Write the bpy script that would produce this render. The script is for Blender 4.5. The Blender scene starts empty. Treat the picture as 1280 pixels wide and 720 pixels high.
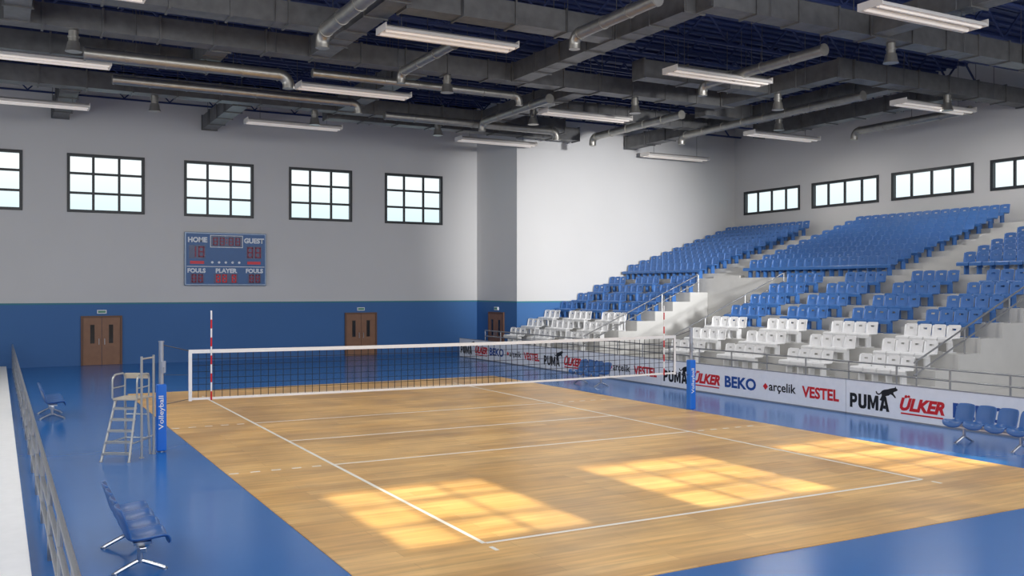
import bpy, bmesh, math, random
from mathutils import Vector, Matrix
random.seed(4)
S = bpy.context.scene
COL = S.collection
try:
    S.view_settings.view_transform = 'Standard'
except Exception:
    pass

# ------------------------------------------------------------------ helpers
def lin(c):
    c = c / 255.0
    return c / 12.92 if c <= 0.04045 else ((c + 0.055) / 1.055) ** 2.4

def rgb(r, g, b):
    return (lin(r), lin(g), lin(b), 1)

def mat(name, c, rough=0.5, metal=0.0, var=0.06, scale=6.0, coat=0.0, emit=0.0, bump=0.0, detail=3):
    m = bpy.data.materials.new(name)
    m.use_nodes = True
    nt = m.node_tree
    p = nt.nodes['Principled BSDF']
    tc = nt.nodes.new('ShaderNodeTexCoord')
    nz = nt.nodes.new('ShaderNodeTexNoise')
    nz.inputs['Scale'].default_value = scale
    nz.inputs['Detail'].default_value = detail
    mx = nt.nodes.new('ShaderNodeMix')
    mx.data_type = 'RGBA'
    base = rgb(*c)
    mx.inputs['A'].default_value = tuple(max(0, v * (1 - var)) for v in base[:3]) + (1,)
    mx.inputs['B'].default_value = tuple(min(1, v * (1 + var)) for v in base[:3]) + (1,)
    nt.links.new(tc.outputs['Object'], nz.inputs['Vector'])
    nt.links.new(nz.outputs['Fac'], mx.inputs['Factor'])
    nt.links.new(mx.outputs['Result'], p.inputs['Base Color'])
    p.inputs['Roughness'].default_value = rough
    p.inputs['Metallic'].default_value = metal
    if coat:
        p.inputs['Coat Weight'].default_value = coat
        p.inputs['Coat Roughness'].default_value = 0.12
    if emit:
        nt.links.new(mx.outputs['Result'], p.inputs['Emission Color'])
        p.inputs['Emission Strength'].default_value = emit
    if bump:
        b = nt.nodes.new('ShaderNodeBump')
        b.inputs['Strength'].default_value = bump
        nt.links.new(nz.outputs['Fac'], b.inputs['Height'])
        nt.links.new(b.outputs['Normal'], p.inputs['Normal'])
    return m

class B:
    def __init__(s):
        s.v = []; s.f = []; s.m = []
    def box(s, x0, x1, y0, y1, z0, z1, m=0):
        i = len(s.v)
        s.v += [(x0,y0,z0),(x1,y0,z0),(x1,y1,z0),(x0,y1,z0),(x0,y0,z1),(x1,y0,z1),(x1,y1,z1),(x0,y1,z1)]
        for f in ((3,2,1,0),(4,5,6,7),(0,1,5,4),(1,2,6,5),(2,3,7,6),(3,0,4,7)):
            s.f.append(tuple(i+k for k in f)); s.m.append(m)
        return s
    def beam(s, p, q, w, h, m=0):
        p = Vector(p); q = Vector(q); d = (q-p).normalized()
        up = Vector((0,0,1))
        if abs(d.z) > 0.95: up = Vector((0,1,0))
        sd = d.cross(up).normalized(); u = sd.cross(d).normalized()
        i = len(s.v)
        for c in (p, q):
            for a, b in ((-1,-1),(1,-1),(1,1),(-1,1)):
                s.v.append(tuple(c + sd*(a*w/2) + u*(b*h/2)))
        for f in ((0,1,2,3),(7,6,5,4),(0,4,5,1),(1,5,6,2),(2,6,7,3),(3,7,4,0)):
            s.f.append(tuple(i+k for k in f)); s.m.append(m)
        return s
    def tube(s, pts, r, n=10, m=0, radii=None):
        pts = [Vector(p) for p in pts]
        k = len(pts); i0 = len(s.v)
        prev = None
        for j, p in enumerate(pts):
            if j == 0: t = pts[1]-pts[0]
            elif j == k-1: t = pts[-1]-pts[-2]
            else: t = (pts[j+1]-p).normalized() + (p-pts[j-1]).normalized()
            t.normalize()
            if prev is None:
                a = Vector((0,0,1)) if abs(t.z) < 0.9 else Vector((1,0,0))
                u = t.cross(a).normalized()
            else:
                u = (prev - t*prev.dot(t)).normalized()
            prev = u
            w = t.cross(u)
            rr = radii[j] if radii else r
            for q in range(n):
                an = 2*math.pi*q/n
                s.v.append(tuple(p + (u*math.cos(an)+w*math.sin(an))*rr))
        for j in range(k-1):
            for q in range(n):
                a = i0+j*n+q; b = i0+j*n+(q+1) % n
                s.f.append((a, b, b+n, a+n)); s.m.append(m)
        s.f.append(tuple(i0+q for q in range(n))[::-1]); s.m.append(m)
        s.f.append(tuple(i0+(k-1)*n+q for q in range(n))); s.m.append(m)
        return s
    def mesh(s, name, mats, smooth=False):
        me = bpy.data.meshes.new(name)
        me.from_pydata(s.v, [], s.f)
        for mt in (mats if isinstance(mats, (list, tuple)) else [mats]):
            me.materials.append(mt)
        for p, k in zip(me.polygons, s.m): p.material_index = k
        bm = bmesh.new(); bm.from_mesh(me)
        bmesh.ops.recalc_face_normals(bm, faces=bm.faces)
        bm.to_mesh(me); bm.free()
        if smooth:
            for p in me.polygons: p.use_smooth = True
            try: me.set_sharp_from_angle(angle=math.radians(38))
            except Exception: pass
        return me
    def obj(s, name, mats, loc=(0,0,0), parent=None, smooth=False, bevel=0, **kw):
        return mk(name, s.mesh(name, mats, smooth), loc, parent, bevel, **kw)

def mk(name, data, loc=(0,0,0), parent=None, bevel=0, **kw):
    o = bpy.data.objects.new(name, data)
    COL.objects.link(o)
    o.location = loc
    if parent is not None: o.parent = parent
    for k, v in kw.items(): o[k] = v
    if bevel:
        b = o.modifiers.new('bevel', 'BEVEL'); b.width = bevel; b.segments = 2
        b.limit_method = 'ANGLE'; b.angle_limit = math.radians(40)
    return o

def root(name, loc, **kw):
    return mk(name, None, loc, **kw)

def copy_tree(o, loc, parent=None, rotz=None):
    c = o.copy(); COL.objects.link(c)
    if parent is None:
        c.location = loc
        if rotz is not None: c.rotation_euler = (0, 0, rotz)
    else:
        c.parent = parent
    for ch in o.children: copy_tree(ch, None, c)
    return c

def text_obj(body, w, h, org, R, U, material, parent, name='lettering', bold=0.0, shear=0.0, depth=0.006):
    cu = bpy.data.curves.new('t', 'FONT')
    cu.body = body; cu.size = 1; cu.offset = bold; cu.shear = shear; cu.extrude = 0
    cu.resolution_u = 3
    t = bpy.data.objects.new('t', cu); COL.objects.link(t)
    dg = bpy.context.evaluated_depsgraph_get()
    me = bpy.data.meshes.new_from_object(t.evaluated_get(dg))
    bpy.data.objects.remove(t); bpy.data.curves.remove(cu)
    xs = [v.co.x for v in me.vertices]; ys = [v.co.y for v in me.vertices]
    x0, x1, y0, y1 = min(xs), max(xs), min(ys), max(ys)
    R = Vector(R); U = Vector(U); N = R.cross(U); org = Vector(org)
    for v in me.vertices:
        a = ((v.co.x-x0)/(x1-x0)-.5)*w; b = ((v.co.y-y0)/(y1-y0)-.5)*h
        v.co = org + R*a + U*b + N*depth
    me.materials.clear(); me.materials.append(material)
    return mk(name, me, (0,0,0), parent)

def poly_obj(pts, w, h, org, R, U, material, parent, name, depth=0.006):
    R = Vector(R); U = Vector(U); N = R.cross(U); org = Vector(org)
    me = bpy.data.meshes.new(name)
    me.from_pydata([tuple(org+R*((x-.5)*w)+U*((y-.5)*h)+N*depth) for x, y in pts], [], [tuple(range(len(pts)))])
    me.materials.append(material)
    return mk(name, me, (0,0,0), parent)

# ------------------------------------------------------------------ materials
def wall_material():
    m = bpy.data.materials.new('painted_wall'); m.use_nodes = True
    nt = m.node_tree; p = nt.nodes['Principled BSDF']
    g = nt.nodes.new('ShaderNodeNewGeometry'); sx = nt.nodes.new('ShaderNodeSeparateXYZ')
    nt.links.new(g.outputs['Position'], sx.inputs[0])
    nz = nt.nodes.new('ShaderNodeTexNoise'); nz.inputs['Scale'].default_value = .35; nz.inputs['Detail'].default_value = 4
    nt.links.new(g.outputs['Position'], nz.inputs['Vector'])
    mw = nt.nodes.new('ShaderNodeMix'); mw.data_type = 'RGBA'
    mw.inputs['A'].default_value = rgb(202,201,200); mw.inputs['B'].default_value = rgb(210,209,208)
    nt.links.new(nz.outputs['Fac'], mw.inputs['Factor'])
    mb = nt.nodes.new('ShaderNodeMix'); mb.data_type = 'RGBA'
    mb.inputs['A'].default_value = rgb(54,102,158); mb.inputs['B'].default_value = rgb(58,108,166)
    nt.links.new(nz.outputs['Fac'], mb.inputs['Factor'])
    l1 = nt.nodes.new('ShaderNodeMath'); l1.operation = 'LESS_THAN'; l1.inputs[1].default_value = 2.86
    l2 = nt.nodes.new('ShaderNodeMath'); l2.operation = 'LESS_THAN'; l2.inputs[1].default_value = 2.78
    nt.links.new(sx.outputs['Z'], l1.inputs[0]); nt.links.new(sx.outputs['Z'], l2.inputs[0])
    a = nt.nodes.new('ShaderNodeMix'); a.data_type = 'RGBA'
    nt.links.new(l1.outputs[0], a.inputs['Factor']); nt.links.new(mw.outputs['Result'], a.inputs['A'])
    a.inputs['B'].default_value = rgb(52,124,138)
    b = nt.nodes.new('ShaderNodeMix'); b.data_type = 'RGBA'
    nt.links.new(l2.outputs[0], b.inputs['Factor']); nt.links.new(a.outputs['Result'], b.inputs['A'])
    nt.links.new(mb.outputs['Result'], b.inputs['B'])
    nt.links.new(b.outputs['Result'], p.inputs['Base Color'])
    p.inputs['Roughness'].default_value = .6
    return m

def wood_floor_material():
    m = bpy.data.materials.new('court_parquet'); m.use_nodes = True
    nt = m.node_tree; p = nt.nodes['Principled BSDF']
    tc = nt.nodes.new('ShaderNodeTexCoord')
    br = nt.nodes.new('ShaderNodeTexBrick')
    br.inputs['Scale'].default_value = 1.0
    br.inputs['Brick Width'].default_value = 3.1
    br.inputs['Row Height'].default_value = 0.3
    br.inputs['Mortar Size'].default_value = 0.004
    br.inputs['Mortar Smooth'].default_value = 0.3
    br.inputs['Bias'].default_value = 0.0
    br.inputs['Color1'].default_value = rgb(242,197,124)
    br.inputs['Color2'].default_value = rgb(222,173,100)
    br.inputs['Mortar'].default_value = rgb(200,152,86)
    nt.links.new(tc.outputs['Object'], br.inputs['Vector'])
    mp = nt.nodes.new('ShaderNodeMapping'); mp.inputs['Scale'].default_value = (.5, 6, 1)
    nt.links.new(tc.outputs['Object'], mp.inputs['Vector'])
    nz = nt.nodes.new('ShaderNodeTexNoise'); nz.inputs['Scale'].default_value = 1.4; nz.inputs['Detail'].default_value = 6
    nt.links.new(mp.outputs['Vector'], nz.inputs['Vector'])
    rp = nt.nodes.new('ShaderNodeValToRGB')
    rp.color_ramp.elements[0].position = .3; rp.color_ramp.elements[0].color = (.78,.75,.70,1)
    rp.color_ramp.elements[1].position = .7; rp.color_ramp.elements[1].color = (1.08,1.07,1.04,1)
    nt.links.new(nz.outputs['Fac'], rp.inputs['Fac'])
    mu = nt.nodes.new('ShaderNodeMix'); mu.data_type = 'RGBA'; mu.blend_type = 'MULTIPLY'; mu.inputs['Factor'].default_value = 1
    nt.links.new(br.outputs['Color'], mu.inputs['A']); nt.links.new(rp.outputs['Color'], mu.inputs['B'])
    n2 = nt.nodes.new('ShaderNodeTexNoise'); n2.inputs['Scale'].default_value = .55; n2.inputs['Detail'].default_value = 8
    nt.links.new(tc.outputs['Object'], n2.inputs['Vector'])
    r2 = nt.nodes.new('ShaderNodeValToRGB')
    r2.color_ramp.elements[0].position = .38; r2.color_ramp.elements[0].color = (.76,.73,.68,1)
    r2.color_ramp.elements[1].position = .6; r2.color_ramp.elements[1].color = (1.03,1.02,1,1)
    nt.links.new(n2.outputs['Fac'], r2.inputs['Fac'])
    m2 = nt.nodes.new('ShaderNodeMix'); m2.data_type = 'RGBA'; m2.blend_type = 'MULTIPLY'; m2.inputs['Factor'].default_value = 1
    nt.links.new(mu.outputs['Result'], m2.inputs['A']); nt.links.new(r2.outputs['Color'], m2.inputs['B'])
    nt.links.new(m2.outputs['Result'], p.inputs['Base Color'])
    mr = nt.nodes.new('ShaderNodeMapRange'); mr.inputs['To Min'].default_value = .24; mr.inputs['To Max'].default_value = .44
    nt.links.new(n2.outputs['Fac'], mr.inputs['Value']); nt.links.new(mr.outputs['Result'], p.inputs['Roughness'])
    return m

M_wall = wall_material()
M_court = wood_floor_material()
M_blue_floor = mat('blue_sport_floor', (34,106,178), .2, var=.05, scale=.8)
M_line = mat('court_line_paint', (240,236,224), .4)
M_conc = mat('bleacher_concrete', (194,193,190), .8, var=.08, scale=2, detail=6)
M_platform = mat('pale_platform', (246,246,244), .6)
M_seat_blue = mat('blue_seat_plastic', (62,110,174), .42)
M_seat_white = mat('white_seat_plastic', (232,232,232), .4)
M_bench = mat('bench_blue_plastic', (56,100,160), .3)
M_chrome = mat('brushed_metal', (190,192,196), .28, 1.0, var=.05)
M_rail = mat('painted_rail_metal', (165,167,170), .35, .8)
M_umpire = mat('umpire_chair_metal', (188,188,184), .35, .6)
M_umpseat = mat('umpire_seat_board', (190,178,158), .5)
M_postmetal = mat('post_metal', (190,196,205), .3, .7)
M_pad = mat('post_blue_padding', (28,112,215), .45)
M_band = mat('net_band_white', (235,235,235), .6)
M_net = mat('net_black_cord', (25,26,30), .7)
M_red = mat('antenna_red', (205,30,35), .4)
M_white = mat('white_paint', (238,238,238), .5)
M_board = mat('advert_board_white', (238,239,242), .45)
M_boardframe = mat('advert_board_edge', (150,152,156), .4, .5)
M_tblack = mat('ad_black', (14,14,16), .5)
M_tred = mat('ad_red', (206,28,38), .5)
M_tblue = mat('ad_blue', (22,72,148), .5)
M_doorwood = mat('door_wood', (138,98,72), .45, var=.2, scale=4)
M_doorframe = mat('door_frame_wood', (108,74,54), .5)
M_dark = mat('dark_glass', (22,22,26), .15)
M_green = mat('exit_sign_green', (90,150,125), .5)
M_winframe = mat('window_frame_dark', (38,42,46), .4)
M_boxduct = mat('dark_galvanised_duct', (108,108,108), .45, .4, var=.45, scale=3, detail=8)
M_round = mat('silver_round_duct', (168,165,158), .38, .8, var=.25, scale=4, detail=6)
M_truss = mat('roof_truss_paint', (46,60,106), .6, var=.1)
M_deck = mat('roof_deck_blue', (38,54,104), .6, var=.12)
M_lampbody = mat('lamp_housing_white', (225,220,214), .4)
M_tube = mat('lamp_tube', (250,240,230), .4, emit=.2)
M_wire = mat('steel_wire', (110,110,112), .4, .8)
M_sbframe = mat('scoreboard_frame', (130,145,165), .4, .6)
M_sbpanel = mat('scoreboard_blue', (52,98,152), .4)
M_sbtext = mat('scoreboard_text', (225,230,236), .5)
M_sbdim = mat('scoreboard_dim_led', (150,56,84), .5)
M_sbdark = mat('scoreboard_display_back', (48,68,112), .3)
M_sbred = mat('scoreboard_red_led', (196,36,56), .4, emit=.1)

# ------------------------------------------------------------------ room shell
Y_BACK, Y_STEP, X_STEP, X_RIGHT, Y_NEAR, X_LEFT, Z_TOP = 47.0, 42.4, 23.5, 38.2, -1.0, -7.0, 13.6
def wall(name, axis, c0, c1, a0, a1, holes, z1=Z_TOP):
    b = B()
    A = sorted({a0, a1, *[h[0] for h in holes], *[h[1] for h in holes]})
    Z = sorted({0, z1, *[h[2] for h in holes], *[h[3] for h in holes]})
    for i in range(len(A)-1):
        for j in range(len(Z)-1):
            ca = (A[i]+A[i+1])/2; cz = (Z[j]+Z[j+1])/2
            if any(h[0] < ca < h[1] and h[2] < cz < h[3] for h in holes): continue
            if axis == 'y': b.box(A[i], A[i+1], c0, c1, Z[j], Z[j+1])
            else: b.box(c0, c1, A[i], A[i+1], Z[j], Z[j+1])
    return b.obj(name, M_wall, kind='structure')

bw = [(-2.3,1.0),(2.78,6.08),(7.85,11.15),(12.91,16.23),(18.04,21.39)]
bz = (6.98, 9.65)
wall('wall_back', 'y', Y_BACK, Y_BACK+.3, X_LEFT, X_STEP+.3, [(a,b_,*bz) for a, b_ in bw])
wall('wall_return', 'x', X_STEP, X_STEP+.3, Y_STEP+.3, Y_BACK, [])
wall('wall_gable', 'y', Y_STEP, Y_STEP+.3, X_STEP, X_RIGHT+.3, [])
rw = [(37.25,41.6),(32.05,36.4),(26.9,31.3),(21.75,26.1),(16.6,20.95)]
rz = (7.78, 9.13)
wall('wall_stand', 'x', X_RIGHT, X_RIGHT+.3, Y_NEAR, Y_STEP, [(a,b_,*rz) for a, b_ in rw])
nw = [(4.7,7.9),(9.8,13.0),(14.9,18.1)]
nz_ = (7.8, 10.5)
wall('wall_near', 'y', Y_NEAR-.2, Y_NEAR, X_LEFT, X_RIGHT, [(a,b_,*nz_) for a, b_ in nw])
wall('wall_side', 'x', X_LEFT-.2, X_LEFT, Y_NEAR, Y_BACK, [])

B().box(X_LEFT, X_RIGHT, Y_NEAR, Y_BACK, -.2, 0).obj('floor', M_blue_floor, kind='structure')
b = B().box(X_LEFT, X_RIGHT, Y_NEAR, Y_BACK, Z_TOP, Z_TOP+.2)
y = 14.0
while y < Y_BACK:
    b.box(X_LEFT, X_RIGHT, y, y+.18, Z_TOP-.1, Z_TOP); y += .55
b.obj('ceiling', M_deck, kind='structure')

wcount = [0]
def window(axis, a0, a1, z0, z1, c, nc, nr, depth=.16, mw=.055):
    wcount[0] += 1
    b = B(); fw = .13
    def bx(u0, u1, w0, w1, d0, d1):
        if axis == 'y': b.box(u0, u1, d0, d1, w0, w1)
        else: b.box(d0, d1, u0, u1, w0, w1)
    d0, d1 = c-.04, c+depth
    bx(a0, a0+fw, z0, z1, d0, d1); bx(a1-fw, a1, z0, z1, d0, d1)
    bx(a0+fw, a1-fw, z0, z0+fw, d0, d1); bx(a0+fw, a1-fw, z1-fw, z1, d0, d1)
    for i in range(1, nc):
        u = a0+(a1-a0)*i/nc; bx(u-mw, u+mw, z0+fw, z1-fw, c+.02, c+.1)
    for j in range(1, nr):
        w = z0+(z1-z0)*j/nr; bx(a0+fw, a1-fw, w-mw, w+mw, c+.03, c+.09)
    return b.obj('window_%d' % wcount[0], M_winframe, kind='structure')
for a, b_ in bw: window('y', a, b_, *bz, Y_BACK, 3, 3)
for a, b_ in rw: window('x', a, b_, *rz, X_RIGHT, 4, 1)
for a, b_ in nw: window('y', a, b_, *nz_, Y_NEAR-.18, 3, 3, mw=.055)

# doors
dcount = [0]
def door(org, R, w=1.75, h=2.26):
    dcount[0] += 1
    ang = math.atan2(R[1], R[0])
    r = root('door_%d' % dcount[0], org, kind='structure'); r.rotation_euler = (0, 0, ang)
    f = B().box(0, .09, -.08, 0, 0, h); f.box(w-.09, w, -.08, 0, 0, h); f.box(.09, w-.09, -.08, 0, h-.09, h)
    f.obj('door_frame', M_doorframe, parent=r)
    for s in (0, 1):
        x0 = .09+s*(w-.18)/2; x1 = x0+(w-.18)/2
        lf = B().box(x0+.008, x1-.008, -.055, -.004, .01, h-.09)
        lo = lf.obj('door_leaf', M_doorwood, parent=r)
        cx = (x0+x1)/2
        B().box(cx-.09, cx+.09, -.066, -.052, 1.0, 1.85).obj('door_window', M_dark, parent=lo)
        hx = x1-.12 if s == 0 else x0+.12
        B().tube([(hx,-.055,.95),(hx,-.11,.95),(hx,-.11,1.2),(hx,-.055,1.2)], .014, 6).obj('door_handle', M_chrome, parent=lo)
    return r
door((3.35, Y_BACK, 0), (1,0)); door((15.83, Y_BACK, 0), (1,0)); door((X_STEP, 45.5, 0), (0,-1))
def exit_sign(org, R):
    r = root('exit_sign', org, category='sign', label='small green and white exit sign above a wooden double door', group='exit signs above the doors')
    r.rotation_euler = (0,0,math.atan2(R[1], R[0]))
    B().box(-.2,.2,-.07,0,0,.17).obj('sign_box', M_white, parent=r)
    B().box(-.16,.16,-.08,-.07,.035,.135).obj('sign_face', M_green, parent=r)
exit_sign((4.23, Y_BACK, 2.36), (1,0)); exit_sign((16.7, Y_BACK, 2.36), (1,0)); exit_sign((X_STEP, 44.6, 2.36), (0,-1))

# ------------------------------------------------------------------ court
X0, X1 = 5.858, 14.858
YA, YB = 11.5, 31.24
YC = (YA+YB)/2; T = 3.29
ct = root('playing_court', (0,0,0), category='court', label='polished pale wooden volleyball court with white lines')
B().box(3.8, 17.5, 9.25, 33.5, 0, .012).obj('parquet', M_court, parent=ct)
def line(n, x0, x1, y0, y1):
    B().box(x0, x1, y0, y1, .012, .015).obj(n, M_line, parent=ct)
lw = .033
line('sideline', X0-lw, X0+lw, YA, YB); line('sideline', X1-lw, X1+lw, YA, YB)
line('end_line', X0+lw, X1-lw, YA-lw, YA+lw); line('end_line', X0+lw, X1-lw, YB-lw, YB+lw)
line('center_line', X0+lw, X1-lw, YC-lw, YC+lw)
for yy in (YC-T, YC+T): line('attack_line', X0+lw, X1-lw, yy-lw, yy+lw)
for yy in (YC-T, YC+T):
    for k in range(5):
        o = .25+k*.4
        line('dash_mark', X0-o-.18, X0-o, yy-lw, yy+lw); line('dash_mark', X1+o, X1+o+.18, yy-lw, yy+lw)
for xx in (X0, X1):
    line('service_mark', xx-.03, xx+.03, YA-.4, YA-.2); line('service_mark', xx-.03, xx+.03, YB+.2, YB+.4)

# ------------------------------------------------------------------ net & posts
XPL, XPR = 3.1, 17.6
def post(x, lab, sg):
    r = root('net_post', (x, YC, 0), category='net post', label=lab, group='volleyball net posts')
    B().tube([(0,0,0),(0,0,2.35)], .05, 12).tube([(0,0,2.35),(0,0,2.38)], .062, 12).obj('pole', M_postmetal, parent=r, smooth=True)
    B().box(-.1,.1,-.1,.1,.02,1.45).obj('padding', M_pad, parent=r, bevel=.03)
    text_obj('Volleyball', .72, .13, (0,-.1,.85), (0,0,1), (-1,0,0), M_white, r, bold=.01, depth=.004)
    B().box(sg*.04-.04, sg*.04+.04, -.09, -.04, 1.7, 1.95).tube([(sg*.04,-.09,1.82),(sg*.04,-.16,1.82),(sg*.04,-.16,1.7)], .012, 6).obj('winch', M_postmetal, parent=r)
    return r
post(XPL, 'silver net post wrapped in blue padding beside the umpire chair', 1)
post(XPR, 'silver net post wrapped in blue padding near the advertising boards', -1)
NX0, NX1, NZ0, NZ1 = 3.7, 17.0, 1.07, 2.17
nr_ = root('volleyball_net', (0, YC, 0), category='net', label='black mesh volleyball net with white border bands')
sag = lambda x: -.03*math.sin(math.pi*(x-NX0)/(NX1-NX0))
def sagband(z0, z1):
    b = B(); n = 20
    for i in range(n):
        a = NX0+(NX1-NX0)*i/n; c = NX0+(NX1-NX0)*(i+1)/n
        b.beam((a,0,(z0+z1)/2+sag(a)), (c,0,(z0+z1)/2+sag(c)), .02, z1-z0)
    return b
sagband(NZ1-.08, NZ1).obj('top_band', M_band, parent=nr_)
sagband(NZ0, NZ0+.05).obj('bottom_band', M_band, parent=nr_)
for x in (NX0, NX1): B().box(x-.035, x+.035, -.015, .015, NZ0-.02, NZ1).obj('side_band', M_band, parent=nr_)
b = B(); x = NX0+.17
while x < NX1:
    b.beam((x,0,NZ0+.05+sag(x)), (x,0,NZ1-.05+sag(x)), .011, .011); x += .17
for j in range(1, 7):
    z = NZ0+.06+(NZ1-NZ0-.13)*j/7; n = 16
    for i in range(n):
        a = NX0+(NX1-NX0)*i/n; c = NX0+(NX1-NX0)*(i+1)/n
        b.beam((a,0,z+sag(a)), (c,0,z+sag(c)), .011, .011)
b.obj('net_mesh', M_net, parent=nr_)
for xp, xn in ((XPL, NX0), (XPR, NX1)):
    for z0, z1, rr in ((2.3, NZ1-.03, .012), (1.0, NZ0+.03, .008), (1.65, 1.62, .006)):
        B().tube([(xp,0,z0),(xn,0,z1)], rr, 6).obj('tension_cord', M_wire, parent=nr_)
for x in (4.14, 16.6):
    b = B(); n = 10; z0, z1 = 1.05, 3.02
    for i in range(n):
        b.tube([(0,0,z0+(z1-z0)*i/n),(0,0,z0+(z1-z0)*(i+1)/n)], .018, 8, m=i % 2)
    b.obj('antenna', [M_red, M_white], loc=(x,-.03,0), parent=nr_)

# ------------------------------------------------------------------ umpire chair
u = root('umpire_chair', (2.36, 20.9, 0), category='umpire chair', label='tall grey metal umpire chair with ladder beside the net post')
u.rotation_euler = (0,0,math.radians(-32))
r_ = .026
for x in (-.3, .28):
    xt = x*.75
    B().tube([(x,-.5,0),(xt,-.02,1.22)], r_, 8).tube([(x,-.5,0),(x,-.5,.02)], .035, 8).obj('ladder_rail', M_umpire, parent=u, smooth=True)
for k in range(5):
    f = (k+.75)/5.6
    xl = -.3+.075*f; xr = .28-.07*f; yy = -.5+.48*f; zz = 1.22*f
    B().box(xl, xr, yy-.06, yy+.08, zz-.02, zz+.02).obj('step', M_umpire, parent=u)
b = B()
for x in (-.24, .24): b.tube([(x*1.1,.5,0),(x,.42,1.22)], r_, 8)
b.tube([(-.26,.48,.35),(.26,.48,.35)], .016, 8); b.tube([(-.25,.44,.85),(.25,.44,.85)], .016, 8)
for x, xx in ((-.285,-.26),(.265,.26)): b.tube([(x,-.36,.35),(xx,.48,.35)], .016, 8)
b.obj('rear_frame', M_umpire, parent=u, smooth=True)
B().box(-.26, .26, -.1, .48, 1.2, 1.245).obj('seat', M_umpseat, parent=u, bevel=.01)
for x in (-.26, .26):
    pts = [(x,.45,1.24),(x,.46,1.6)]
    for k in range(7):
        a = math.pi/2*k/6; pts.append((x, .46-.12+.12*math.cos(a), 1.6+.12*math.sin(a)))
    for k in range(7):
        a = math.pi/2*k/6; pts.append((x, .06-.16*math.sin(a), 1.56+.16*math.cos(a)))
    pts += [(x,-.1,1.24)]
    B().tube(pts, .02, 8).tube([(x,-.1,1.45),(x,.46,1.45)], .014, 8).obj('armrest', M_umpire, parent=u, smooth=True)
B().box(-.26, .26, .455, .48, 1.6, 1.72).obj('backrest', M_umpseat, parent=u, bevel=.01)
ups = [(.32,-.02),(.34,.5)]
for p in ups:
    B().tube([(p[0],p[1],0),(p[0],p[1],2.1)], .026, 8).tube([(p[0],p[1],0),(p[0],p[1],.02)], .05, 8).obj('upright', M_umpire, parent=u, smooth=True)
B().tube([(.32,-.02,2.05),(.34,.5,2.05)], .018, 8).tube([(.32,-.02,.4),(.34,.5,.4)], .016, 8).tube([(.25,.44,1.22),(.34,.5,1.22)], .016, 8).obj('brace', M_umpire, parent=u, smooth=True)

# ------------------------------------------------------------------ player benches
def bench_shell_mesh():
    prof = [(.30,.35),(.295,.425),(.25,.455),(.1,.43),(-.05,.415),(-.15,.43),(-.2,.5),(-.23,.6),(-.26,.71),(-.30,.83),(-.315,.865)]
    wid = [.22,.25,.256,.256,.25,.245,.24,.245,.25,.24,.19]
    bm = bmesh.new(); rows = []
    for (x, z), w in zip(prof, wid):
        row = []
        for s in (-1,-.85,-.45,0,.45,.85,1):
            lift = .06*(abs(s)**3)
            if z > .46: row.append(bm.verts.new((x+lift, s*w, z)))
            else: row.append(bm.verts.new((x, s*w, z+lift)))
        rows.append(row)
    for i in range(len(rows)-1):
        for j in range(6):
            bm.faces.new((rows[i][j], rows[i+1][j], rows[i+1][j+1], rows[i][j+1]))
    bmesh.ops.recalc_face_normals(bm, faces=bm.faces)
    bmesh.ops.solidify(bm, geom=bm.faces[:], thickness=.028)
    me = bpy.data.meshes.new('seat_shell'); bm.to_mesh(me); bm.free(); me.materials.append(M_bench)
    for p in me.polygons: p.use_smooth = True
    return me
SHELL = bench_shell_mesh()
def bench(loc, rotz, label, n=4):
    r = root('bench', loc, category='bench', label=label, group='player benches'); r.rotation_euler = (0,0,rotz)
    L = n*.52
    B().box(-.04,.04,.06,L-.06,.31,.37).obj('beam', M_chrome, parent=r, bevel=.008)
    for i in range(n):
        s = mk('seat', SHELL, (0,.26+i*.52,0), r)
        m = s.modifiers.new('s','SUBSURF'); m.levels = 1; m.render_levels = 1
        B().box(-.09,.12,.2+i*.52,.32+i*.52,.37,.405).obj('bracket', M_chrome, parent=r)
    for yy in (.26+.1, L-.36):
        b = B()
        b.tube([(0,yy,.33),(0,yy,.12)], .035, 10)
        b.tube([(.29,yy,.015),(.22,yy,.05),(.07,yy,.12),(0,yy,.15),(-.07,yy,.12),(-.22,yy,.05),(-.29,yy,.015)], .027, 8)
        b.tube([(.29,yy,0),(.29,yy,.02)], .038, 10); b.tube([(-.29,yy,0),(-.29,yy,.02)], .038, 10)
        b.obj('leg', M_chrome, parent=r, smooth=True)
    return r
bench((1.55, 12.05, 0), 0, 'blue plastic four-seat bench on chrome legs beside the court')
bench((1.3, 27.7, 0), 0, 'blue plastic four-seat bench standing near the umpire chair')
bench((18.95, 29.7, 0), math.pi, 'blue plastic bench before the advertising boards behind the net')
bench((19.3, 14.2, 0), math.pi, 'blue plastic bench before advertising boards near the court corner')

# ------------------------------------------------------------------ advertising boards
XB = 20.95
CAT = [(.18,.0),(.30,.02),(.27,.06),(.33,.2),(.45,.32),(.56,.36),(.66,.46),(.76,.40),(.86,.26),(.93,.28),(.88,.38),(.80,.52),(.80,.60),(.90,.66),(.99,.72),(1.0,.80),(.93,.86),(.90,.97),(.86,.88),(.80,.86),(.68,.82),(.52,.74),(.36,.70),(.24,.62),(.17,.50),(.10,.42),(.02,.44),(-.03,.56),(-.08,.54),(-.05,.40),(.05,.33),(.15,.37),(.22,.44),(.22,.30),(.17,.15),(.12,.04)]
DIA = [(.5,0),(1,.5),(.5,1),(0,.5)]
LET = {
 'U': [[(0,1),(0,.25),(.12,.07),(.32,0),(.68,0),(.88,.07),(1,.25),(1,1),(.66,1),(.66,.3),(.58,.22),(.42,.22),(.34,.3),(.34,1)]],
 'M': [[(0,0),(.26,0),(.26,.58),(.42,.1),(.58,.1),(.74,.58),(.74,0),(1,0),(1,1),(.7,1),(.5,.46),(.3,1),(0,1)]],
}
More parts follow.
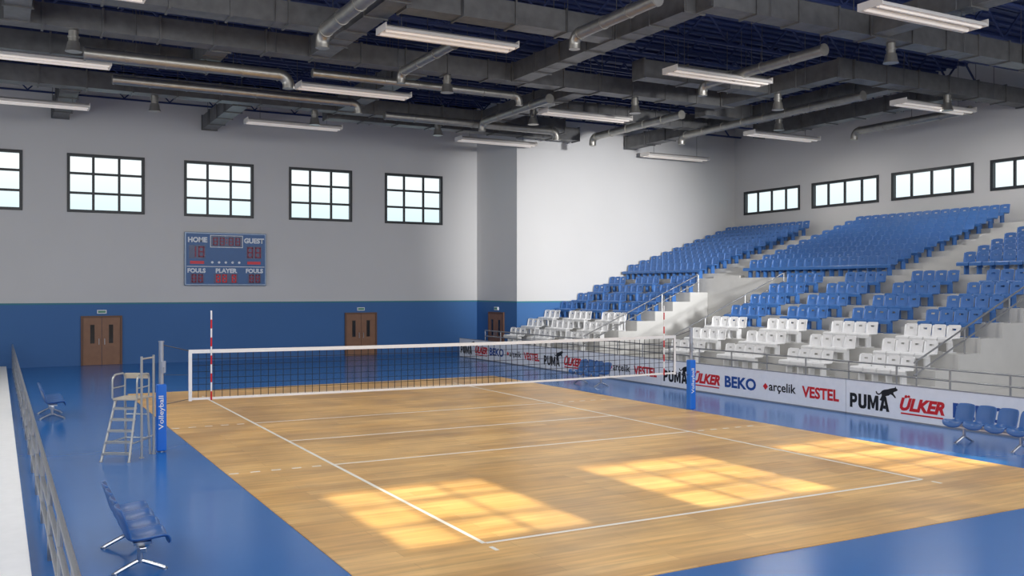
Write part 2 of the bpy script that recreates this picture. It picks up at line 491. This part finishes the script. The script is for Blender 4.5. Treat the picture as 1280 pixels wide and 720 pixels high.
def advert(ytop):
    r = root('advertising_board', (XB, ytop, 0), category='advertising board', label='long white advertising board with black, red and blue lettering', group='advertising boards along the stands')
    L = 8.38
    B().box(0,.06,-L,0,.04,.95).obj('panel', M_board, parent=r)
    B().box(-.01,.07,-L,0,0,.04).obj('bottom_trim', M_boardframe, parent=r)
    B().box(-.01,.07,-L,0,.95,.97).obj('top_trim', M_boardframe, parent=r)
    R = (0,-1,0); U = (0,0,1)
    def tx(s, y, w, h, m, z=.48, **k): text_obj(s, w, h, (0,-y,z), R, U, m, r, **k)
    px = .14
    for ch, w in (('P',.26),('U',.28),('M',.36),('A',.32)):
        me = bpy.data.meshes.new('lettering'); vs = []; fs = []
        if ch == 'P':
            parts = [[(0,0),(.34,0),(.34,1),(0,1)], [(.34,.78),(.56,.78),(.62,1),(.34,1)], [(.34,.34),(.62,.34),(.56,.56),(.34,.56)],
                     [(.56,.78),(.64,.7),(.97,.78),(.85,.93),(.62,1)], [(.64,.7),(.64,.63),(.97,.58),(.97,.78)], [(.64,.63),(.56,.56),(.62,.34),(.85,.41),(.97,.58)]]
        elif ch == 'A':
            parts = [[(0,0),(.3,0),(.5,.72),(.5,1),(.32,1)], [(1,0),(.7,0),(.5,.72),(.5,1),(.68,1)], [(.36,.18),(.64,.18),(.585,.4),(.415,.4)]]
        else: parts = LET[ch]
        for pt in parts:
            i0 = len(vs); vs += [(-.006, -(px+x*w), .2+y*.4) for x, y in pt]; fs.append(tuple(range(i0, i0+len(pt))))
        me.from_pydata(vs, [], fs); me.materials.append(M_tblack)
        mk('lettering', me, (0,0,0), r); px += w+.035
    poly_obj(CAT, .66, .44, (0,-1.4,.7), R, U, M_tblack, r, 'cat_logo')
    tx('ÜLKER', 2.47, 1.34, .42, M_tred, z=.5, bold=.05, shear=.3)
    B().box(-.006,0,-3.1,-1.83,.2,.24).obj('underline', M_tred, parent=r)
    tx('BEKO', 4.1, 1.45, .38, M_tblue, z=.47, bold=.035)
    poly_obj(DIA, .22, .22, (0,-5.24,.47), R, U, M_tred, r, 'diamond_logo')
    tx('arçelik', 5.95, 1.12, .34, M_tblack, z=.46, bold=.018)
    tx('VESTEL', 7.45, 1.4, .34, M_tred, z=.46, bold=.035)
    return r
ad = advert(43.9)
for yt in (35.5, 27.1, 18.7): copy_tree(ad, (XB, yt, 0))

# ------------------------------------------------------------------ stands
rowX = [22.9+1.02*k for k in range(7)]; rowZ = [.72+.435*k for k in range(7)]
upX = [30.2+.77*k for k in range(10)]; upZ = [4.0+.25*k for k in range(10)]
YE = 42.36
def stand(y0, y1, aisles):
    b = B()
    for k in range(7):
        xa = rowX[k]-.5; xb = rowX[k]+.52 if k < 6 else 29.58
        b.box(xa, xb, y0, y1, 0, rowZ[k])
        if k:
            for a0, a1 in aisles:
                b.box(xa-.34, xa, a0+.05, a1-.05, rowZ[k-1], rowZ[k-1]+.22)
    return b.obj('bleacher_stand', M_conc, category='bleachers', label='stepped pale concrete bleacher tier carrying plastic seats', group='lower bleacher tiers')
L1 = [(35.0,37.0),(37.9,39.9),(40.8,42.3)]
L2 = [(27.2,29.2),(24.15,26.1),(21.1,23.05),(18.1,20.1)]
stand(34.7, YE, [(37.0,37.9),(39.9,40.8)])
stand(17.7, 29.4, [(26.1,27.2),(23.05,24.15),(20.1,21.1)])
stand(6.0, 12.4, [])
b = B()
for k in range(10):
    xa = upX[k]-.38 if k else 29.6
    xb = upX[k]+.39 if k < 9 else X_RIGHT-.03
    b.box(xa, xb, 6, YE, 0, upZ[k])
    if k:
        for a0, a1 in ((32.9,35.5),(22.0,24.4)):
            b.box(xa-.3, xa, a0+.4, a1-.4, upZ[k-1], upZ[k-1]+.125)
b.obj('upper_bleacher_stand', M_conc, category='bleachers', label='upper stepped concrete tier rising to the high windows')
B().box(21.5, 22.38, 6, YE, 0, .5).obj('stand_walkway', M_conc, category='walkway', label='low pale concrete walkway in front of the bleachers')
for y0, y1 in ((29.42,34.68),(12.42,17.68)):
    B().box(22.4, 29.58, y0, y1, 0, .5).obj('entrance_floor', M_conc, category='entrance floor', label='concrete entrance floor between two bleacher tiers', group='stand entrances')

def seat_mesh(material, name):
    prof = [(-.23,.31),(-.235,.40),(-.2,.43),(0,.405),(.13,.41),(.18,.46),(.205,.66),(.215,.715),(.235,.80),(.24,.825)]
    cols = [-.235,-.205,-.07,.07,.205,.235]
    bm = bmesh.new(); rows = []
    for i, (x, z) in enumerate(prof):
        row = []
        for j, y in enumerate(cols):
            yy = y; zz = z; xx = x
            e = j in (0, 5)
            if e and i in (3,4): zz += .03
            if e and i >= 5: xx -= .04
            if i == len(prof)-1: yy *= .9
            if e and i == len(prof)-1: zz -= .03
            row.append(bm.verts.new((xx, yy, zz)))
        rows.append(row)
    for i in range(len(rows)-1):
        for j in range(5):
            if i == 6 and j == 2: continue
            bm.faces.new((rows[i][j], rows[i+1][j], rows[i+1][j+1], rows[i][j+1]))
    bmesh.ops.recalc_face_normals(bm, faces=bm.faces)
    bmesh.ops.solidify(bm, geom=bm.faces[:], thickness=.02)
    for (x0,x1,y0,y1,z0,z1) in ((-.12,.1,-.03,.03,0,.4),(-.16,.14,-.12,.12,0,.02)):
        g = bmesh.ops.create_cube(bm, size=1)
        for v in g['verts']:
            v.co = Vector(((x0+x1)/2+v.co.x*(x1-x0), (y0+y1)/2+v.co.y*(y1-y0), (z0+z1)/2+v.co.z*(z1-z0)))
    me = bpy.data.meshes.new(name); bm.to_mesh(me); bm.free(); me.materials.append(material)
    for p in me.polygons: p.use_smooth = True
    try: me.set_sharp_from_angle(angle=math.radians(45))
    except Exception: pass
    return me
SB = seat_mesh(M_seat_blue, 'blue_stadium_chair'); SW = seat_mesh(M_seat_white, 'white_stadium_chair')
seats = []
def fill(x, z, y0, y1, me, tier):
    n = max(1, round((y1-y0)/.49)); p = (y1-y0)/n
    for i in range(n): seats.append((x, y0+(i+.5)*p, z, me, tier))
for k in range(7):
    me = SW if k < 3 else SB
    for g in L1+L2: fill(rowX[k], rowZ[k], g[0], g[1], me, 'low')
for k in range(10):
    for g in ((35.7,42.2),(24.6,32.7),(16.8,21.8)): fill(upX[k], upZ[k], g[0], g[1], SB, 'up')
def inview(s):
    d = .4802*s[0]+.8771*s[1]; l = .8771*s[0]-.4802*s[1]
    return 640+1176*l/d < 1292
vis = sorted([s for s in seats if inview(s)], key=lambda s: .4802*s[0]+.8771*s[1])
near, rest = vis[:298], vis[298:]+[s for s in seats if not inview(s)]
base = {}
for x, y, z, me, tier in near:
    key = (me.name, tier)
    if key not in base:
        o = mk('stadium_chair', me, (x,y,z), category='seat')
        colr = 'white' if me is SW else 'blue'
        if tier == 'low':
            o['label'] = colr + ' plastic stadium chair with handle slot on the lower tier'
            o['group'] = colr + ' chairs on the lower tier'
        else:
            o['label'] = 'blue plastic stadium chair in a dense row on upper tier'
            o['group'] = 'blue chairs on the upper tier'
        base[key] = o
    else:
        o = base[key].copy(); COL.objects.link(o); o.location = (x,y,z)
vs = []; fs = []; ms = []
for x, y, z, me, tier in rest:
    o_ = len(vs)
    vs += [(v.co.x+x, v.co.y+y, v.co.z+z) for v in me.vertices]
    fs += [tuple(i+o_ for i in p.vertices) for p in me.polygons]
    ms += [1 if me is SW else 0]*len(me.polygons)
me = bpy.data.meshes.new('bleacher_seating'); me.from_pydata(vs, [], fs)
me.materials.append(M_seat_blue); me.materials.append(M_seat_white)
for p, k in zip(me.polygons, ms): p.material_index = k
mk('bleacher_seating', me, kind='stuff', category='seats', label='dense rows of blue and white plastic seats on concrete tiers')

# railings
def guard(name, x, y0, y1, zb, zs, step, label, group=None, r=.02, mt=M_rail):
    g = root(name, (x, y0, zb), category='railing', label=label)
    n = max(1, int(round((y1-y0)/step)))
    for i in range(n+1):
        yy = (y1-y0)*i/n
        B().tube([(0,yy,0),(0,yy,max(zs))], r, 8).obj('post', mt, parent=g)
    for z in zs:
        B().tube([(0,0,z),(0,y1-y0,z)], r, 8).obj('rail', mt, parent=g)
    return g
guard('guard_rail', 21.62, 6.0, 42.3, .5, (.35,.62,.9), 1.65, 'long grey metal guard rail on walkway before the stands', r=.026)
guard('court_side_rail', .6, 2.5, 46.5, 0, (.3,.68,1.05), 2.2, 'grey metal barrier rail along the blue floor edge', r=.032)
B().box(-3.5, .36, 1.5, 46.6, 0, .12).obj('side_platform', M_platform, category='platform', label='bright pale platform behind the metal barrier rail')
def stair_rail(y, label):
    g = root('stair_rail', (0, y, 0), category='railing', label=label, group='stair handrails of the stands')
    def zf(x): return .72+(x-22.9)*.435/1.02
    xs = [22.75, 24.85, 26.95, 29.1]
    for x in xs: B().tube([(x,0,zf(x)-.1),(x,0,zf(x)+.8)], .024, 8).obj('post', M_rail, parent=g)
    for h in (.8, .45):
        B().tube([(xs[0]-.1,0,zf(xs[0]-.1)+h),(xs[-1],0,zf(xs[-1])+h)], .026, 8).obj('rail', M_rail, parent=g)
for y in (17.8, 29.3, 34.8): stair_rail(y, 'sloping grey metal handrail at the edge of a bleacher tier')

# ------------------------------------------------------------------ scoreboard
sb = root('scoreboard', (7.85, Y_BACK-.005, 3.66), category='scoreboard', label='blue electronic scoreboard reading HOME and GUEST on grey wall')
W, H = 3.89, 2.57
B().box(0,W,-.14,0,0,H).obj('housing', M_sbframe, parent=sb, bevel=.02)
B().box(.07,W-.07,-.16,-.14,.07,H-.07).obj('panel', M_sbpanel, parent=sb)
def sbt(s, x, z, w, h, m=M_sbtext): text_obj(s, w, h, (x,-.16,z), (1,0,0), (0,0,1), m, sb, bold=.05, depth=.006)
sbt('HOME', .6, 2.2, .9, .26); sbt('GUEST', 3.28, 2.2, .98, .26)
sbt('FOULS', .55, .72, .84, .22); sbt('PLAYER', 1.95, .72, 1.02, .22); sbt('FOULS', 3.3, .72, .84, .22)
for x0, x1, z0, z1 in ((.2,.96,1.3,1.94),(2.9,3.66,1.3,1.94),(1.2,2.72,1.86,2.42),(.25,.9,.1,.58),(2.98,3.63,.1,.58),(1.35,2.5,.1,.58)):
    B().box(x0,x1,-.163,-.16,z0,z1).obj('display', M_sbdark, parent=sb)
def fr(x0, x1, z0, z1, m, t=.035):
    y0, y1 = -.17, -.16
    B().box(x0,x1,y0,y1,z0,z0+t).box(x0,x1,y0,y1,z1-t,z1).box(x0,x0+t,y0,y1,z0+t,z1-t).box(x1-t,x1,y0,y1,z0+t,z1-t).obj('display_outline', m, parent=sb)
fr(1.18, 2.74, 1.84, 2.44, M_sbtext)
B().box(.1,W-.1,-.166,-.16,.9,.93).obj('divider', M_sbtext, parent=sb)
SEG = {'0':'abcdef','1':'bc','8':'abcdefg','3':'abcdg'}
def digit(ch, x, z, w, h, m, t=.06):
    b = B(); y0, y1 = -.174, -.163; g = .008
    sg = {'a':(x+g,x+w-g,z+h-t,z+h),'g':(x+g,x+w-g,z+h/2-t/2,z+h/2+t/2),'d':(x+g,x+w-g,z,z+t),
          'f':(x,x+t,z+h/2+g,z+h-g),'b':(x+w-t,x+w,z+h/2+g,z+h-g),'e':(x,x+t,z+g,z+h/2-g),'c':(x+w-t,x+w,z+g,z+h/2-g)}
    for s in SEG[ch]:
        a = sg[s]; b.box(a[0],a[1],y0,y1,a[2],a[3])
    b.obj('digit', m, parent=sb)
for i, c in enumerate('18'): digit(c, .25+i*.38, 1.36, .28, .52, M_sbdim)
for i, c in enumerate('88'): digit(c, 2.95+i*.38, 1.36, .28, .52, M_sbdim)
B().box(.25,.9,-.17,-.16,1.04,1.18).obj('indicator_strip', M_sbred, parent=sb)
B().box(2.95,3.6,-.17,-.16,1.04,1.18).obj('indicator_strip', M_sbred, parent=sb)
for i, x in enumerate((1.32,1.64,2.06,2.38)): digit('8', x, 1.95, .22, .37, M_sbdim, .045)
B().box(1.94,1.98,-.17,-.16,2.05,2.1).obj('colon', M_sbred, parent=sb)
B().box(1.94,1.98,-.17,-.16,2.2,2.25).obj('colon', M_sbred, parent=sb)
for i in range(5):
    x = 1.28+i*.32
    B().tube([(x,-.16,1.12),(x,-.175,1.12)], .06, 10).obj('indicator_lamp', M_sbtext, parent=sb)
for i in range(2): digit('8', .32+i*.3, .14, .22, .4, M_sbdim)
for i in range(2): digit('8', 3.05+i*.3, .14, .22, .4, M_sbdim)
for i, x in enumerate((1.45,1.75,2.2)): digit('8', x, .14, .22, .4, M_sbred)

# ------------------------------------------------------------------ roof structure
def truss(y):
    b = B(); z0, z1 = 12.35, 13.4
    b.box(X_LEFT+.1, X_RIGHT-.1 if y < Y_STEP else X_STEP-.1, y-.06, y+.06, z1, z1+.1)
    xe = X_RIGHT-.1 if y < Y_STEP else X_STEP-.1
    b.box(X_LEFT+.1, xe, y-.06, y+.06, z0-.08, z0)
    x = X_LEFT+.2; up = True
    while x+1.0 < xe:
        b.beam((x,y,z0 if up else z1), (x+1.0,y,z1 if up else z0), .06, .06); x += 1.0; up = not up
    return b.obj('roof_truss', M_truss, category='roof truss', label='dark blue steel lattice truss under the roof deck', group='roof trusses')
for i in range(12): truss(18.2+i*2.62)
hang = 13.6
def box_duct(p, q, w=.66, h=.64):
    p = Vector(p); q = Vector(q); mid = (p+q)/2
    r = root('box_duct', mid, category='air duct', label='grey rectangular galvanised air duct hung below the roof', group='rectangular air ducts')
    a = p-mid; c = q-mid; d = (c-a); L = d.length; d.normalize()
    b = B().beam(a, c, w, h)
    n = max(1, int(L/1.6))
    for i in range(n+1):
        k = a + d*min(max(L*i/n, .05), L-.05)
        b.beam(k-d*.03, k+d*.03, w+.09, h+.09)
    b.obj('duct_body', M_boxduct, parent=r)
    m = max(2, int(L/4))
    sd = d.cross(Vector((0,0,1)))
    for i in range(m):
        k = a+d*(L*(i+.5)/m); hb = B()
        es = [k+sd*(s*(w/2+.07)) for s in (-1, 1)]
        lo = Vector((0,0,-h/2-.03))
        hb.tube([(es[0].x,es[0].y,hang-mid.z), es[0]+lo, es[1]+lo, (es[1].x,es[1].y,hang-mid.z)], .014, 5)
        hb.obj('hanger_rod', M_wire, parent=r)
ZC = 11.5
BD = [ ((-6.9,30.8),(27.0,30.8)), ((-6.9,34.4),(6.6,34.4)), ((-6.9,39.6),(24.5,39.6)),
       ((17.0,20.1),(38.0,20.1)), ((27.35,24.4),(38.0,24.4)), ((17.0,20.45),(17.0,30.45)),
       ((27.0,24.1),(27.0,30.45)), ((9.0,39.95),(9.0,46.9)), ((6.3,31.15),(6.3,34.05)),
       ((9.4,20.0),(9.4,30.45)), ((20.2,31.15),(20.2,39.25)), ((30.5,24.75),(30.5,42.2)),
       ((-1.5,34.75),(-1.5,39.25)), ((13.0,41.4),(26.5,41.4)), ((34.0,24.75),(34.0,36.0)), ((20.55,35.6),(30.15,35.6)),
       ((23.5,8.0),(23.5,19.75)), ((31.0,8.0),(31.0,19.75)), ((0.5,24.0),(0.5,30.45)), ((9.75,24.2),(16.65,24.2)),
       ((13.2,31.15),(13.2,39.25)), ((.85,27.3),(9.05,27.3)), ((20.5,27.9),(26.65,27.9)), ((27.35,32.6),(30.1,32.6)), ((2.5,39.95),(2.5,46.9))]
for a, c in BD: box_duct((a[0],a[1],ZC), (c[0],c[1],ZC))

def round_duct(pts, r=.26, label='silver round spiral air duct hung under the roof'):
    o = Vector(pts[0])
    rt = root('round_duct', o, category='air duct', label=label, group='round air ducts')
    P = [Vector(p)-o for p in pts]
    b = B(); b.tube(P, r, 18)
    for i in range(len(P)-1):
        d = P[i+1]-P[i]; L = d.length; d.normalize(); n = int(L/1.2)
        if n < 1: continue
        for k in range(n+1):
            c = P[i]+d*min(max(L*k/n, .04), L-.04); b.tube([c-d*.025, c+d*.025], r+.022, 18)
    b.obj('duct_pipe', M_round, parent=rt, smooth=True)
    for i in range(len(P)-1):
        d = P[i+1]-P[i]
        if abs(d.normalized().z) > .5 or d.length < 1.5: continue
        m = max(1, int(d.length/3))
        for k in range(m):
            c = P[i]+d*((k+.5)/m)
            B().tube([c+Vector((0,0,r)), (c.x,c.y,hang-o.z)], .012, 5).obj('hanger_rod', M_wire, parent=rt)
def elbow(c, d1, zdrop, r):
    d1 = Vector(d1); c = Vector(c); out = []
    R = r*1.7
    for k in range(7):
        a = math.pi/2*k/6
        out.append(c + d1*(R*math.sin(a)) + Vector((0,0,-R*(1-math.cos(a)))))
    e = out[-1]; out.append(e+Vector((0,0,-zdrop)))
    return out
ZR = 10.95
def rd(p, q, r=.17, z=ZR, drop=.12):
    d = (Vector((*q,0))-Vector((*p,0))).normalized()
    round_duct([(p[0],p[1],z)] + elbow((q[0],q[1],z), d, drop, r), r)
rd((2.4,32.6),(8.6,32.6), .2); rd((8.3,22.0),(8.3,26.3), .2); rd((14.9,19.4),(14.9,23.1)); rd((19.0,31.6),(19.0,37.2))
rd((22.6,21.0),(22.6,26.5)); rd((25.7,31.8),(25.7,38.4)); rd((29.3,25.3),(29.3,36.0)); rd((9.6,32.0),(17.6,32.0), .14, 11.0)
rd((14.6,38.1),(23.0,38.1), .17); rd((12.2,25.9),(12.2,30.0), .15)
rd((3.6,36.2),(12.5,36.2), .16); rd((35.6,25.2),(35.6,31.0), .17)
def diffuser(x, y):
    r = root('air_diffuser', (x,y,10.55), category='air diffuser', label='silver round air outlet hanging below the duct', group='hanging air diffusers')
    B().tube([(0,0,.62),(0,0,.3),(0,0,.28),(0,0,.1),(0,0,0)], .2, 16, radii=[.14,.14,.17,.2,.24]).obj('outlet_cone', M_round, parent=r, smooth=True)
    B().tube([(0,0,.42),(0,0,.46)], .165, 16).obj('collar', M_round, parent=r, smooth=True)
for x, y in ((14.2,30.8),(22.5,30.8),(5.5,39.6),(17.8,39.6),(27.0,27.5),(24.5,20.1),(33.0,24.4),(12.0,39.6),(20.2,35.0),(30.5,31.0),(2.0,30.8)): diffuser(x, y)

# ------------------------------------------------------------------ lamps
def lamp(x, y, z=10.72):
    r = root('ceiling_lamp', (x,y,z), category='ceiling lamp', label='long white twin-tube ceiling lamp hung on wires', group='hanging ceiling lamps')
    L = 2.1
    b = B()
    pr = [(-.4,0),(-.36,.1),(-.16,.2),(.16,.2),(.36,.1),(.4,0),(.37,0),(.32,.08),(.08,.12),(0,.03),(-.08,.12),(-.32,.08),(-.37,0)]
    n = len(pr)
    for s in (-L, L):
        for p in pr: b.v.append((s, p[0], p[1]))
    for i in range(n):
        j = (i+1) % n; b.f.append((i, j, j+n, i+n)); b.m.append(0)
    b.box(-L-.02, -L, -.4, .4, 0, .2); b.box(L, L+.02, -.4, .4, 0, .2)
    b.obj('housing', M_lampbody, parent=r)
    for yy in (-.2, .2): B().tube([(-L+.05,yy,.03),(L-.05,yy,.03)], .06, 10).obj('tube', M_tube, parent=r, smooth=True)
    for xx in (-1.5, 1.5): B().tube([(xx,0,.2),(xx,0,hang-z)], .01, 5).obj('hanger_wire', M_wire, parent=r)
    return r
lp = None
for x in (1.15, 11.6, 21.8, 33.0):
    for y in (16.8, 25.0, 33.3, 41.4):
        if lp is None: lp = lamp(x, y)
        else: copy_tree(lp, (x, y, 10.72))
        if y > 40: continue
        ld = bpy.data.lights.new('lamp_light', 'AREA'); ld.shape = 'RECTANGLE'; ld.size = 4.0; ld.size_y = .5
        ld.energy = 195; ld.color = (1,.97,.93)
        lo = bpy.data.objects.new('lamp_light', ld); COL.objects.link(lo); lo.location = (x, y, 10.66)

# ------------------------------------------------------------------ daylight and added fill lights
def area(loc, rot, sx, sy, e, col):  # added area light, boosts the daylight inside the hall
    ld = bpy.data.lights.new('window_daylight', 'AREA'); ld.shape = 'RECTANGLE'; ld.size = sx; ld.size_y = sy
    ld.energy = e; ld.color = col
    o = bpy.data.objects.new('window_daylight', ld); COL.objects.link(o); o.location = loc; o.rotation_euler = rot
area((14,-.8,8.6), (math.radians(84),0,0), 34, 4.5, 3200, (.98,.99,1))  # added fill along the near wall, much wider than its windows
area((-6.7,22,8.0), (math.radians(82),0,math.radians(-90)), 36, 4, 1150, (.96,.98,1))  # added fill at the unseen side wall, which has no windows
sd = bpy.data.lights.new('sun', 'SUN'); sd.energy = 8.5; sd.angle = math.radians(.85); sd.color = (1,.9,.66)
so = bpy.data.objects.new('sun', sd); COL.objects.link(so); so.rotation_euler = (math.radians(58.2),0,0)
sp = bpy.data.lights.new('floodlight', 'SPOT'); sp.energy = 64000; sp.spot_size = math.radians(24); sp.spot_blend = 1; sp.shadow_soft_size = .8  # added spot to brighten the gable wall, no fixture behind it
spo = bpy.data.objects.new('floodlight', sp); COL.objects.link(spo); spo.location = (19, 1, 7.2)
spo.rotation_euler = (Vector((28.3, 42.4, 6.0))-spo.location).to_track_quat('-Z','Y').to_euler()

w = bpy.data.worlds.new('World'); S.world = w; w.use_nodes = True
nt = w.node_tree; bg = nt.nodes['Background']
tc = nt.nodes.new('ShaderNodeTexCoord'); sx = nt.nodes.new('ShaderNodeSeparateXYZ'); cr = nt.nodes.new('ShaderNodeValToRGB')
nt.links.new(tc.outputs['Generated'], sx.inputs[0]); nt.links.new(sx.outputs['Z'], cr.inputs['Fac'])
cr.color_ramp.elements[0].position = .07; cr.color_ramp.elements[0].color = (.72,.92,.98,1)
cr.color_ramp.elements[1].position = .12; cr.color_ramp.elements[1].color = (.94,.99,1,1)
nt.links.new(cr.outputs['Color'], bg.inputs['Color']); bg.inputs['Strength'].default_value = 1.12

# ------------------------------------------------------------------ camera
cd = bpy.data.cameras.new('Camera'); cd.sensor_width = 36; cd.lens = 33.08; cd.shift_y = .0008
cd.clip_end = 300
co = bpy.data.objects.new('Camera', cd); COL.objects.link(co)
co.location = (0,0,3.5); co.rotation_euler = (math.radians(90),0,math.radians(-28.7))
S.camera = co
